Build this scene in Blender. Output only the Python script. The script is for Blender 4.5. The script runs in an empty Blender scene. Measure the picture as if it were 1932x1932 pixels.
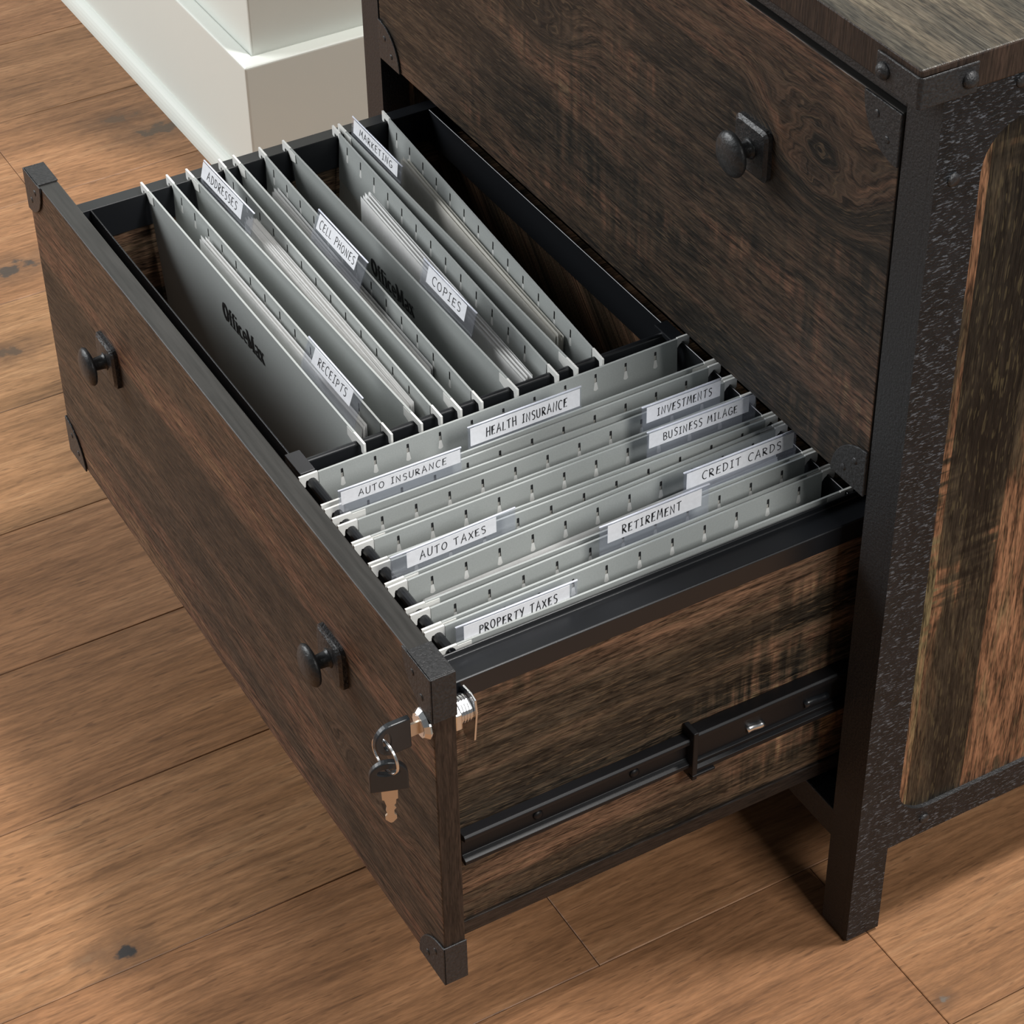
import bpy, bmesh, math, random
from mathutils import Vector, Matrix, noise as mnoise
random.seed(7)
scene = bpy.context.scene
C = bpy.context.scene.collection

# ------------------------------------------------------------------ camera, world, lights, exposure
CAM_LOC = Vector((1.5847, -0.7660, 1.3699))
YAW, PITCH, ROLL, FPX = 2.6334, 0.6930, -0.0189, 4441.5
def make_camera():
    cy, sy, cp, sp = math.cos(YAW), math.sin(YAW), math.cos(PITCH), math.sin(PITCH)
    f = Vector((cy*cp, sy*cp, -sp)); r = Vector((sy, -cy, 0)); u = r.cross(f)
    cr, sr = math.cos(ROLL), math.sin(ROLL)
    r2 = r*cr + u*sr; u2 = -r*sr + u*cr
    cd = bpy.data.cameras.new('camera'); cd.sensor_width = 36; cd.sensor_height = 36
    cd.lens = FPX/1932*36; cd.clip_start = .05; cd.clip_end = 60
    o = bpy.data.objects.new('camera', cd); C.objects.link(o)
    m = Matrix((( r2.x, u2.x, -f.x, CAM_LOC.x), (r2.y, u2.y, -f.y, CAM_LOC.y), (r2.z, u2.z, -f.z, CAM_LOC.z), (0,0,0,1)))
    o.matrix_world = m
    scene.camera = o
make_camera()

w = bpy.data.worlds.new('world'); scene.world = w; w.use_nodes = True
w.node_tree.nodes['Background'].inputs[0].default_value = (.94, .98, 1.0, 1)
w.node_tree.nodes['Background'].inputs[1].default_value = .13

def area_light(name, loc, target, size, power, col=(1,1,1), size_y=None):
    l = bpy.data.lights.new(name, 'AREA'); l.energy = power; l.size = size; l.color = col
    if size_y: l.shape = 'RECTANGLE'; l.size_y = size_y
    o = bpy.data.objects.new(name, l); C.objects.link(o); o.location = loc
    o.rotation_euler = (Vector(target)-Vector(loc)).to_track_quat('-Z', 'Y').to_euler()
    return o
area_light('ceiling_lamp', (1.05, 1.14, 4.05), (.40, -.10, .25), .46, 156, (1, .975, .94))
area_light('window_light', (-2.0, -2.0, 1.95), (.15, 0, .3), 1.6, 108, (.97, .99, 1.0))
area_light('right_fill_light', (2.95, .26, 2.42), (.5, -.1, .3), .9, 66, (1, .99, .97))  # unseen soft fill, added to brighten faces turned to the right

scene.view_settings.view_transform = 'Standard'; scene.view_settings.look = 'None'
scene.view_settings.exposure = 0.0; scene.view_settings.gamma = 1.0
scene.view_settings.use_curve_mapping = False
scene.cycles.max_bounces = 5; scene.cycles.diffuse_bounces = 2; scene.cycles.glossy_bounces = 2; scene.cycles.adaptive_threshold = .02; scene.cycles.transparent_max_bounces = 12

# ------------------------------------------------------------------ dimensions (metres); x right, y into the cabinet, z up
W = .6751                      # drawer front width
D, T = .3165, .0156            # how far the open drawer stands out, panel thickness
YB = -D+T
ZT, ZB = .3991, .1194          # open drawer front: top and bottom
UZB, UZT = .4081, .6882        # upper drawer front
PX0, PX1, PDEP = .6769, .7073, .0290   # right front post
TOPZ, TOPY, TOPX = .7381, -.0202, .7103
FZ = .3764                     # top of the folder rods
LIP = .3724                    # top of the hanging rails
XL = .041
CAB_D = .46

# ------------------------------------------------------------------ mesh helpers
class MB:
    def __init__(s): s.v = []; s.f = []; s.m = []
    def add(s, vs, fs, mi=0):
        o = len(s.v); s.v += [tuple(v) for v in vs]
        for f in fs: s.f.append(tuple(i+o for i in f)); s.m.append(mi)
    def box(s, x0, x1, y0, y1, z0, z1, mi=0):
        s.add([(x0,y0,z0),(x1,y0,z0),(x1,y1,z0),(x0,y1,z0),(x0,y0,z1),(x1,y0,z1),(x1,y1,z1),(x0,y1,z1)],
              [(3,2,1,0),(4,5,6,7),(0,1,5,4),(1,2,6,5),(2,3,7,6),(3,0,4,7)], mi); return s
    def prism(s, pts, a, b, fn, mi=0):
        """2D polygon pts (counter-clockwise) extruded from a to b; fn(u,v,h)->xyz"""
        n = len(pts)
        s.add([fn(u,v,a) for u,v in pts]+[fn(u,v,b) for u,v in pts],
              [tuple(range(n))[::-1], tuple(range(n,2*n))]+[(i,(i+1)%n,n+(i+1)%n,n+i) for i in range(n)], mi); return s
    def tube(s, pts, r, n=8, cap=True, mi=0):
        pts = [Vector(p) for p in pts]; rings = []
        up = None
        for i, p in enumerate(pts):
            d = (pts[min(i+1,len(pts)-1)]-pts[max(i-1,0)]).normalized()
            if up is None:
                up = Vector((0,0,1)) if abs(d.z) < .9 else Vector((1,0,0))
            a = (up - d*up.dot(d)).normalized(); b = d.cross(a); up = a
            rr = r[i] if isinstance(r, (list, tuple)) else r
            rings.append([p + (a*math.cos(t)+b*math.sin(t))*rr for t in [2*math.pi*k/n for k in range(n)]])
        vs = [v for g in rings for v in g]; fs = []
        for i in range(len(rings)-1):
            for k in range(n): fs.append((i*n+k, i*n+(k+1)%n, (i+1)*n+(k+1)%n, (i+1)*n+k))
        if cap: fs += [tuple(range(n))[::-1], tuple(range((len(rings)-1)*n, len(rings)*n))]
        s.add(vs, fs, mi); return s
    def grid(s, nu, nv, fn, mi=0, flip=False):
        vs = [fn(i/nu, j/nv) for j in range(nv+1) for i in range(nu+1)]
        fs = []
        for j in range(nv):
            for i in range(nu):
                q = (j*(nu+1)+i, j*(nu+1)+i+1, (j+1)*(nu+1)+i+1, (j+1)*(nu+1)+i)
                fs.append(q[::-1] if flip else q)
        s.add(vs, fs, mi); return s
    def build(s, name, mat, parent=None, bevel=0, smooth=False, seg=2, solid=0, fixn=True):
        me = bpy.data.meshes.new(name); me.from_pydata(s.v, [], s.f)
        mats = mat if isinstance(mat, (list, tuple)) else [mat]
        for m in mats: me.materials.append(m)
        for p, i in zip(me.polygons, s.m): p.material_index = i
        if fixn:
            bm = bmesh.new(); bm.from_mesh(me); bmesh.ops.recalc_face_normals(bm, faces=bm.faces); bm.to_mesh(me); bm.free()
        if smooth:
            for p in me.polygons: p.use_smooth = True
        me.update()
        o = bpy.data.objects.new(name, me); C.objects.link(o)
        if parent is not None: setpar(o, parent)
        if solid:
            md = o.modifiers.new('solid', 'SOLIDIFY'); md.thickness = solid; md.offset = 0
        if bevel:
            md = o.modifiers.new('bevel', 'BEVEL'); md.width = bevel; md.segments = seg; md.limit_method = 'ANGLE'; md.angle_limit = math.radians(40)
        return o
def world_loc(o):
    return o['_base'] if '_base' in o else (0,0,0)
def setpar(o, parent):
    o.parent = parent
    o.matrix_parent_inverse = Matrix.Translation(-Vector(BASE.get(parent.name, (0,0,0))))
    BASE[o.name] = (0,0,0)
BASE = {}
def empty(name, loc, label, cat, group=None):
    o = bpy.data.objects.new(name, None); C.objects.link(o); o.location = loc; o.empty_display_size = .02
    BASE[o.name] = tuple(loc)
    tag(o, label, cat, group); return o
def tag(o, label, cat, group=None):
    o['label'] = label; o['category'] = cat
    if group: o['group'] = group
    return o
def struct(o): o['kind'] = 'structure'; return o

# ------------------------------------------------------------------ material helpers
class NT:
    def __init__(s, name):
        s.mat = bpy.data.materials.new(name); s.mat.use_nodes = True
        s.t = s.mat.node_tree; s.n = s.t.nodes; s.l = s.t.links
        s.bsdf = s.n['Principled BSDF']; s.out = s.n['Material Output']
    def link(s, a, b): s.l.new(a, b)
    def put(s, inp, v):
        if hasattr(v, 'is_linked') or isinstance(v, bpy.types.NodeSocket): s.l.new(v, inp)
        else: inp.default_value = v
    def math(s, op, a, b=0.0, c=None, clamp=False):
        n = s.n.new('ShaderNodeMath'); n.operation = op; n.use_clamp = clamp
        s.put(n.inputs[0], a); s.put(n.inputs[1], b)
        if c is not None: s.put(n.inputs[2], c)
        return n.outputs[0]
    def mapr(s, v, a, b, c=0.0, d=1.0, smooth=False):
        n = s.n.new('ShaderNodeMapRange'); n.clamp = True
        if smooth: n.interpolation_type = 'SMOOTHSTEP'
        s.put(n.inputs[0], v); n.inputs[1].default_value = a; n.inputs[2].default_value = b
        n.inputs[3].default_value = c; n.inputs[4].default_value = d
        return n.outputs[0]
    def coord(s): return s.n.new('ShaderNodeTexCoord').outputs['Object']
    def mapping(s, v, loc=(0,0,0), rot=(0,0,0), scale=(1,1,1)):
        n = s.n.new('ShaderNodeMapping'); s.l.new(v, n.inputs[0])
        n.inputs[1].default_value = loc; n.inputs[2].default_value = rot; n.inputs[3].default_value = scale
        return n.outputs[0]
    def noise(s, v, scale=1, detail=3, rough=.55, dist=0):
        n = s.n.new('ShaderNodeTexNoise'); s.l.new(v, n.inputs['Vector'])
        n.inputs['Scale'].default_value = scale; n.inputs['Detail'].default_value = detail
        n.inputs['Roughness'].default_value = rough; n.inputs['Distortion'].default_value = dist
        return n.outputs['Fac']
    def ramp(s, v, stops, interp='LINEAR'):
        n = s.n.new('ShaderNodeValToRGB'); s.l.new(v, n.inputs[0]); cr = n.color_ramp; cr.interpolation = interp
        while len(cr.elements) < len(stops): cr.elements.new(.5)
        for e, (p, c) in zip(cr.elements, stops): e.position = p; e.color = (*c, 1)
        return n.outputs[0]
    def mix(s, fac, a, b, typ='MIX'):
        n = s.n.new('ShaderNodeMix'); n.data_type = 'RGBA'; n.blend_type = typ
        s.put(n.inputs[0], fac)
        for i, v in ((6, a), (7, b)):
            if isinstance(v, tuple): n.inputs[i].default_value = (*v, 1) if len(v) == 3 else v
            else: s.l.new(v, n.inputs[i])
        return n.outputs[2]
    def bump(s, h, strength=.3, dist=.001):
        n = s.n.new('ShaderNodeBump'); n.inputs['Strength'].default_value = strength; n.inputs['Distance'].default_value = dist
        s.l.new(h, n.inputs['Height']); s.l.new(n.outputs[0], s.bsdf.inputs['Normal']); return n
    def sep(s, v):
        n = s.n.new('ShaderNodeSeparateXYZ'); s.l.new(v, n.inputs[0]); return n.outputs
    def comb(s, x, y, z):
        n = s.n.new('ShaderNodeCombineXYZ'); s.put(n.inputs[0], x); s.put(n.inputs[1], y); s.put(n.inputs[2], z); return n.outputs[0]

def plain(name, col, rough=.5, metal=0, spec=.5):
    t = NT(name); b = t.bsdf
    b.inputs['Base Color'].default_value = (*col, 1); b.inputs['Roughness'].default_value = rough
    b.inputs['Metallic'].default_value = metal; b.inputs['Specular IOR Level'].default_value = spec
    return t

def rustic_wood(name, along, palette, seed=0, strips=.062, knots=(), saw=.8, rough=.46, contrast=1.0, fine_amt=1.0, tonew=.34, fiber=.45, bigf=(2.6,26), midw=.7, spec=.30):
    """dark reclaimed-oak laminate; along = grain axis (0,1,2)"""
    t = NT(name); co = t.coord()
    sx = t.sep(co)
    a = sx[along]; oth = [i for i in range(3) if i != along]
    b, c = sx[oth[0]], sx[oth[1]]
    across = t.math('ADD', b, t.math('MULTIPLY', c, 1.0))          # thin boards: one of the two is constant per face
    # knots bend the grain round them
    kmask = None
    for (ka, kb, kr, stretch) in knots:
        da = t.math('DIVIDE', t.math('SUBTRACT', a, ka), stretch); db = t.math('SUBTRACT', across, kb)
        d = t.math('SQRT', t.math('ADD', t.math('MULTIPLY', da, da), t.math('MULTIPLY', db, db)))
        wob = t.noise(t.comb(t.math('MULTIPLY', a, 30), t.math('MULTIPLY', across, 45), 0.0), 1, 2)
        m_ = t.mapr(d, kr*.5, kr*2.3, 1, 0, True)
        rad = t.math('ADD', t.math('ADD', d, kb), t.math('MULTIPLY', t.math('SUBTRACT', wob, .5), kr*1.1))
        across = t.math('ADD', t.math('MULTIPLY', across, t.math('SUBTRACT', 1.0, m_)), t.math('MULTIPLY', rad, m_))
        kd = t.mapr(d, kr*.25, kr*1.3, 1, 0, True)
        kmask = kd if kmask is None else t.math('MAXIMUM', kmask, kd)
    wav = t.noise(t.comb(t.math('MULTIPLY', a, 3.0), t.math('MULTIPLY', across, 9.0), seed), 1, 2)
    acr = t.math('ADD', across, t.math('MULTIPLY', t.math('SUBTRACT', wav, .5), .018))
    v = lambda sa, sb, z=0: t.comb(t.math('MULTIPLY', a, sa), t.math('MULTIPLY', acr, sb), seed*1.37+z)
    big = t.noise(v(*bigf), 1, 4, .6, .2)
    mid = t.noise(v(9, 130, 3), 1, 4, .65)
    # boards printed into the laminate
    strip = t.math('FLOOR', t.math('DIVIDE', t.math('ADD', across, .003), strips))
    wn = t.n.new('ShaderNodeTexWhiteNoise'); wn.noise_dimensions = '1D'
    t.put(wn.inputs['W'], t.math('ADD', strip, seed*3.1+.5))
    tone = t.math('MULTIPLY', t.math('SUBTRACT', wn.outputs['Value'], .5), tonew)
    fac = t.math('ADD', t.math('ADD', t.math('MULTIPLY', t.math('SUBTRACT', big, .5), 1.9*contrast), tone),
                 t.math('ADD', t.math('MULTIPLY', t.math('SUBTRACT', mid, .5), midw), .46))
    # cross-grain saw smudges
    sm = t.noise(v(150, 11, 7), 1, 2, .5)
    mask = t.mapr(t.noise(v(5.5, 13, 11), 1, 2), .52, .66, 0, 1)
    fac = t.math('ADD', fac, t.math('MULTIPLY', t.math('MULTIPLY', t.math('SUBTRACT', sm, .47), mask), 2.2*saw))
    fac = t.math('ADD', fac, t.math('MULTIPLY', mask, .10*saw))
    if kmask is not None:
        ring = t.noise(v(6, 330, 2), 1, 1)
        fac = t.math('ADD', fac, t.math('MULTIPLY', kmask, t.math('SUBTRACT', t.math('MULTIPLY', ring, .9), .52)))
    n = len(palette)
    col = t.ramp(fac, palette)
    # pores
    fine = t.noise(v(30, 360, 5), 1, 3, .8)
    finer = t.noise(v(110, 900, 9), 1, 1, .7)
    pore = t.math('ADD', t.math('MULTIPLY', fine, .7), t.math('MULTIPLY', finer, .3))
    k = t.mapr(pore, .39, .62, 1-.82*fine_amt, 1+.95*fine_amt)
    kc = t.comb(k, k, k)
    col = t.mix(1.0, col, kc, 'MULTIPLY')
    fb = t.mapr(t.noise(v(70, 640, 15), 1, 1, .7), .60, .66, 0, fiber)
    col = t.mix(fb, col, t.mix(.75, col, palette[-1][1]))
    seam = t.math('FRACT', t.math('DIVIDE', t.math('ADD', across, .003), strips))
    sline = t.mapr(seam, 0, .022, .45, 1)
    col = t.mix(1.0, col, t.comb(sline, sline, sline), 'MULTIPLY')
    t.link(col, t.bsdf.inputs['Base Color'])
    t.put(t.bsdf.inputs['Roughness'], t.mapr(pore, .3, .7, rough+.12, rough-.08))
    t.bsdf.inputs['Specular IOR Level'].default_value = spec
    bs = [520.0]*3; bs[along] = 22.0
    t.bump(t.noise(t.mapping(co, scale=bs), 1, 2, .7), .6, .0009)
    return t.mat

DARK = [(.0, (0.0092,0.0077,0.0060)), (.25, (0.0184,0.0140,0.0103)), (.42, (0.0368,0.0243,0.0163)), (.58, (0.0570,0.0333,0.0215)), (.72, (0.0920,0.0468,0.0292)), (.86, (0.0966,0.0612,0.0361)), (1.0, (0.1564,0.1035,0.0602))]
FRONT = [(.0, (0.0140,0.0106,0.0077)), (.25, (0.0280,0.0192,0.0129)), (.45, (0.0490,0.0307,0.0198)), (.62, (0.0640,0.0365,0.0224)), (.80, (0.1000,0.0470,0.0284)), (1.0, (0.1350,0.0768,0.0413))]
SIDEW = [(.0, (0.0059,0.0053,0.0046)), (.28, (0.0148,0.0122,0.0091)), (.45, (0.0340,0.0258,0.0167)), (.57, (0.0629,0.0395,0.0228)), (.68, (0.1702,0.0798,0.0426)), (.84, (0.2146,0.1064,0.0570)), (1.0, (0.1480,0.1140,0.0570))]
BOXS = [(.0, (0.0127,0.0106,0.0083)), (.25, (0.0276,0.0212,0.0146)), (.45, (0.0615,0.0413,0.0260)), (.60, (0.0901,0.0530,0.0333)), (.78, (0.1431,0.0784,0.0468)), (1.0, (0.2014,0.1325,0.0728))]
M = {}
M['upper_front'] = rustic_wood('upper_drawer_wood', 0, DARK, 3.3, .071, knots=[(.600, .627, .026, 1.5), (.26, .575, .018, 2.2)], saw=.55, tonew=.36, contrast=.95, midw=.6)
M['lower_front'] = rustic_wood('open_drawer_wood', 0, FRONT, 8.1, .058, knots=[(.565, .222-.3165, .013, 3.0)], saw=.30, tonew=.60, fiber=.55, contrast=1.1)
M['top_wood'] = rustic_wood('cabinet_top_wood', 0, [(.0,(.011,.010,.008)),(.3,(.023,.020,.016)),(.55,(.042,.036,.027)),(.8,(.066,.052,.036)),(1.,(.098,.082,.056))], 5.7, .085, rough=.40, saw=.3, midw=.5, fiber=.25, fine_amt=.8, spec=.42)
M['side_wood'] = rustic_wood('side_panel_wood', 2, SIDEW, 1.9, .05, saw=1.0, contrast=1.15, bigf=(4.0,17), midw=.6, tonew=.50, fine_amt=.95)
M['box_wood'] = rustic_wood('drawer_side_wood', 1, BOXS, 6.2, .075, saw=1.1, rough=.40)
M['edge_wood'] = rustic_wood('panel_edge_wood', 2, [(.0,(.014,.010,.008)),(.5,(.034,.022,.016)),(1.,(.06,.036,.026))], 2.2, .5, saw=.0, fine_amt=.6)
M['edge_dark'] = rustic_wood('drawer_bottom_edge', 1, [(.0,(.010,.008,.007)),(.5,(.024,.017,.013)),(1.,(.045,.030,.022))], 4.4, .5, saw=.0, fine_amt=.6)
t = plain('dark_edge_band', (.040,.038,.036), .34); co = t.coord()
n1 = t.noise(t.mapping(co, scale=(18,300,300)), 1, 3); t.link(t.ramp(n1, [(.3,(.016,.015,.014)),(.7,(.034,.032,.030))]), t.bsdf.inputs['Base Color']); M['edge_band'] = t.mat

def pebble(name, col, rough, scale, strength, slant=None, fleck=0.0):
    t = plain(name, col, rough); co = t.coord()
    if slant: co = t.mapping(co, rot=slant[0], scale=slant[1])
    nz = t.noise(co, scale, 3, .6)
    t.link(t.ramp(nz, [(.30, tuple(c*.55 for c in col)), (.52, col), (.75, tuple(min(1,c*(1.5+fleck)) for c in col))]), t.bsdf.inputs['Base Color'])
    t.bump(nz, strength, .0012); return t.mat
M['frame'] = pebble('black_textured_metal', (.016,.016,.017), .50, 520, .55)
def hammered():
    t = plain('black_hammered_frame', (.012,.013,.014), .40, 0, .28); co = t.mapping(t.coord(), rot=(math.radians(32),0,0), scale=(600,230,820))
    nz = t.noise(co, 1, 3, .6); fl_ = t.mapr(nz, .56, .66, 0, 1)
    t.link(t.mix(fl_, t.ramp(t.noise(t.coord(), 90, 2), [(.3,(.006,.007,.008)),(.7,(.013,.014,.016))]), (.105,.115,.130)), t.bsdf.inputs['Base Color'])  # pale flecks: sparkles of the textured metal painted into the colour
    t.bump(nz, .8, .0012); return t.mat
M['side_frame'] = hammered()
M['bracket'] = pebble('black_corner_bracket', (.021,.021,.022), .45, 430, .7)
M['knob'] = pebble('black_cast_knob', (.020,.021,.022), .42, 380, .35)
M['plate'] = pebble('black_knob_plate', (.020,.020,.021), .42, 300, .9)
M['rail'] = plain('black_steel_rail', (.010,.011,.013), .30).mat
M['slide'] = plain('black_slide_steel', (.006,.006,.007), .46, 0, .3).mat
M['dark_inside'] = plain('cabinet_inside', (.016,.013,.011), .7).mat
M['chrome'] = plain('chrome', (.86,.87,.88), .20, 1).mat
M['steel'] = plain('bright_steel', (.80,.80,.81), .26, 1).mat
M['brass'] = plain('pale_nickel_key', (.62,.50,.38), .34, .8).mat
M['key_plastic'] = plain('black_key_plastic', (.016,.018,.020), .38).mat
M['ink'] = plain('black_ink', (.012,.012,.015), .6).mat
M['logo'] = plain('logo_ink', (.020,.021,.022), .5).mat
M['rod'] = plain('white_hook', (.80,.80,.77), .40).mat
M['lit_slot'] = plain('painted_lit_slot', (.72,.72,.70), .5).mat  # white fill that paints the lower slot halves as lit
M['rod_dark'] = plain('slot_shade_steel_rod', (.03,.03,.032), .5).mat  # rod inside the hem, coloured near black to paint shade in the slot tops
def cardstock(name, col, sc):
    t = plain(name, col, .62, 0, .3); co = t.coord(); nz = t.noise(co, sc, 3)
    t.link(t.ramp(nz, [(.3, tuple(c*.95 for c in col)), (.7, tuple(min(1,c*1.04) for c in col))]), t.bsdf.inputs['Base Color']); return t.mat
M['card_out'] = cardstock('grey_folder_outside', (.385,.405,.395), 900)
M['card_in'] = cardstock('grey_folder_inside', (.45,.44,.405), 700)
M['paper'] = cardstock('white_paper', (.93,.93,.92), 200)
M['paper_cream'] = cardstock('cream_paper', (.84,.82,.76), 200)
M['insert'] = cardstock('label_paper', (.88,.89,.93), 300)
def clear_plastic():
    t = NT('clear_tab_plastic'); tr = t.n.new('ShaderNodeBsdfTransparent'); tr.inputs[0].default_value = (.93,.94,.965,1)
    gl = t.n.new('ShaderNodeBsdfGlossy'); gl.inputs['Roughness'].default_value = .12; gl.inputs[0].default_value = (.9,.92,1,1)
    df = t.n.new('ShaderNodeBsdfDiffuse'); df.inputs[0].default_value = (.75,.77,.85,1)
    fr = t.n.new('ShaderNodeFresnel'); fr.inputs[0].default_value = 1.5
    m1 = t.n.new('ShaderNodeMixShader'); m1.inputs[0].default_value = .07
    t.link(tr.outputs[0], m1.inputs[1]); t.link(df.outputs[0], m1.inputs[2])
    m2 = t.n.new('ShaderNodeMixShader'); t.link(fr.outputs[0], m2.inputs[0]); t.link(m1.outputs[0], m2.inputs[1]); t.link(gl.outputs[0], m2.inputs[2])
    t.link(m2.outputs[0], t.out.inputs[0]); return t.mat
M['clear'] = clear_plastic()
t = plain('clear_tab_edge', (.72,.75,.85), .2); M['clear_edge'] = t.mat
t = plain('white_paint', (.70,.725,.675), .42); co = t.coord(); t.bump(t.noise(co, 180, 3), .05, .001); M['paint'] = t.mat

def floor_material():
    t = NT('oak_plank'); co = t.coord(); info = t.n.new('ShaderNodeObjectInfo')
    ic = t.n.new('ShaderNodeSeparateColor'); t.link(info.outputs['Color'], ic.inputs[0])
    rnd, hue, tone = ic.outputs[0], ic.outputs[1], ic.outputs[2]
    s = t.sep(co); x, y = s[0], s[1]
    wob = t.noise(t.comb(t.math('MULTIPLY', x, 8), t.math('MULTIPLY', y, 2.6), t.math('MULTIPLY', rnd, 40)), 1, 2)
    xx = t.math('ADD', x, t.math('MULTIPLY', t.math('SUBTRACT', wob, .5), .028))
    off = t.math('MULTIPLY', rnd, 37.0)
    v = lambda sx, sy, z: t.comb(t.math('MULTIPLY', xx, sx), t.math('MULTIPLY', y, sy), t.math('ADD', off, z))
    big = t.noise(v(26, 1.5, 0), 1, 4, .58, .2)
    mid = t.noise(v(150, 5.0, 3), 1, 3, .7)
    fac = t.math('ADD', t.math('MULTIPLY', t.math('SUBTRACT', big, .5), .85), t.math('ADD', t.math('MULTIPLY', t.math('SUBTRACT', mid, .5), .85), t.math('ADD', .5, t.math('MULTIPLY', t.math('SUBTRACT', tone, .5), .42))))
    colA = t.ramp(fac, [(.0,(0.095,0.053,0.028)),(.22,(0.169,0.081,0.039)),(.42,(0.243,0.117,0.055)),(.60,(0.294,0.145,0.070)),(.80,(0.355,0.189,0.095)),(1.,(0.433,0.260,0.141))])
    colB = t.ramp(fac, [(.0,(0.078,0.058,0.037)),(.22,(0.163,0.088,0.043)),(.42,(0.247,0.132,0.062)),(.60,(0.308,0.165,0.079)),(.80,(0.380,0.219,0.111)),(1.,(0.502,0.334,0.182))])
    col = t.mix(hue, colA, colB)
    fine = t.noise(v(360, 34, 7), 1, 3, .75)
    k = t.mapr(fine, .36, .64, .76, 1.18); col = t.mix(1.0, col, t.comb(k,k,k), 'MULTIPLY')
    # short dark open-pore ticks and grey mineral streaks
    tick = t.mapr(t.noise(v(420, 46, 13), 1, 1), .65, .72, 0, .45); col = t.mix(tick, col, (.062,.032,.018))
    mineral = t.mapr(t.noise(v(40, 2.4, 21), 1, 3), .70, .84, 0, .32); col = t.mix(mineral, col, (.075,.050,.032))
    # filled knots, where the boards have them
    for (kx, ky, r, st, cc) in ((.4405,-.4667,.0115,1.2,(.028,.031,.033)), (.4335,-.4930,.006,1.2,(.19,.11,.06)), (-.470,-.224,.016,2.6,(.060,.050,.042)), (-.330,-.272,.012,1.7,(.09,.06,.04)),
                                (-.655,.036,.016,2.2,(.10,.072,.05)), (.785,.030,.005,1.2,(.15,.13,.11)), (-.70,.0,.011,2.4,(.12,.075,.046)), (-.62,-.13,.007,1.4,(.10,.065,.04))):
        dx = t.math('SUBTRACT', x, kx); dy = t.math('DIVIDE', t.math('SUBTRACT', y, ky), st)
        d = t.math('SQRT', t.math('ADD', t.math('MULTIPLY', dx, dx), t.math('MULTIPLY', dy, dy)))
        d = t.math('ADD', d, t.math('MULTIPLY', t.math('SUBTRACT', t.noise(t.comb(t.math('MULTIPLY', x, 70), t.math('MULTIPLY', y, 60), 0.0), 1, 3), .5), r*2.6))
        col = t.mix(t.mapr(d, r*.9, r*2.4, .55, 0), col, (.11,.062,.036))
        col = t.mix(t.mapr(d, r*.45, r*.75, .92, 0), col, cc)
    t.link(col, t.bsdf.inputs['Base Color'])
    t.put(t.bsdf.inputs['Roughness'], t.mapr(fine, .3, .7, .48, .36))
    t.bsdf.inputs['Specular IOR Level'].default_value = .24
    t.bump(t.noise(t.mapping(co, scale=(420,16,1)), 1, 2), .22, .0006); return t.mat
M['floor'] = floor_material()
M['subfloor'] = plain('plank_joint', (.15,.125,.095), .8).mat

# ------------------------------------------------------------------ the room: floor planks, wall corner, baseboard
fl = MB().box(-2.6, 1.9, -1.9, 2.0, -.03, -.0024).build('floor', M['subfloor']); struct(fl); BASE[fl.name] = (0,0,0)
fl['label'] = 'brown oak plank floor'
PITCH_X = .1742
def plank(x0, x1, y0, y1):
    g = .0003; b = .0006
    m = MB(); m.add([(x0+g,y0+g,-.0022),(x1-g,y0+g,-.0022),(x1-g,y1-g,-.0022),(x0+g,y1-g,-.0022),
                     (x0+g,y0+g,-b*.8),(x1-g,y0+g,-b*.8),(x1-g,y1-g,-b*.8),(x0+g,y1-g,-b*.8),
                     (x0+g+b,y0+g+b,0),(x1-g-b,y0+g+b,0),(x1-g-b,y1-g-b,0),(x0+g+b,y1-g-b,0)],
                    [(3,2,1,0),(0,1,5,4),(1,2,6,5),(2,3,7,6),(3,0,4,7),(4,5,9,8),(5,6,10,9),(6,7,11,10),(7,4,8,11),(8,9,10,11)])
    o = m.build('plank', M['floor'], fl); r = random.random
    return o
joints = {3: -.1683, 4: .0205, -4: -.1425, -3: .52, -2: -.62, -1: .31, 0: -.75, 1: .62, 2: .18, 5: -.42, -5: .45, 6: .3}
tones = {3: (.62,.1,.44), 4: (.35,.0,.40), 2: (.15,.45,.62), 1: (.83,.25,.50), 0: (.52,.15,.47), -1: (.27,.75,.60), -2: (.71,.95,.58), -3: (.41,.25,.55), -4: (.93,.3,.46), -5: (.19,.4,.48)}
for k in range(-14, 8):
    x0 = .2833-.1742*1 + (k-1)*PITCH_X + .1742*0; x1 = x0+PITCH_X
    j = joints.get(k, random.uniform(-1, 1)); ys = [-1.9]
    c = [j+1.22*i for i in (-2,-1,0,1,2) if -1.85 < j+1.22*i < 1.95]
    ys += c + [2.0]
    for i in range(len(ys)-1):
        o = plank(x0, x1, ys[i], ys[i+1])
        bt = tones.get(k, (random.random(), random.random(), random.uniform(.4,.6)))
        if k == 4 and ys[i] >= .02: bt = (.77, .2, .62)
        if k == 3 and ys[i] >= -.17: bt = (.12, .15, .56)
        o.color = (bt[0] if ys[i] < .6 else (bt[0]*1.7) % 1, bt[1], bt[2], 1)

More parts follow.
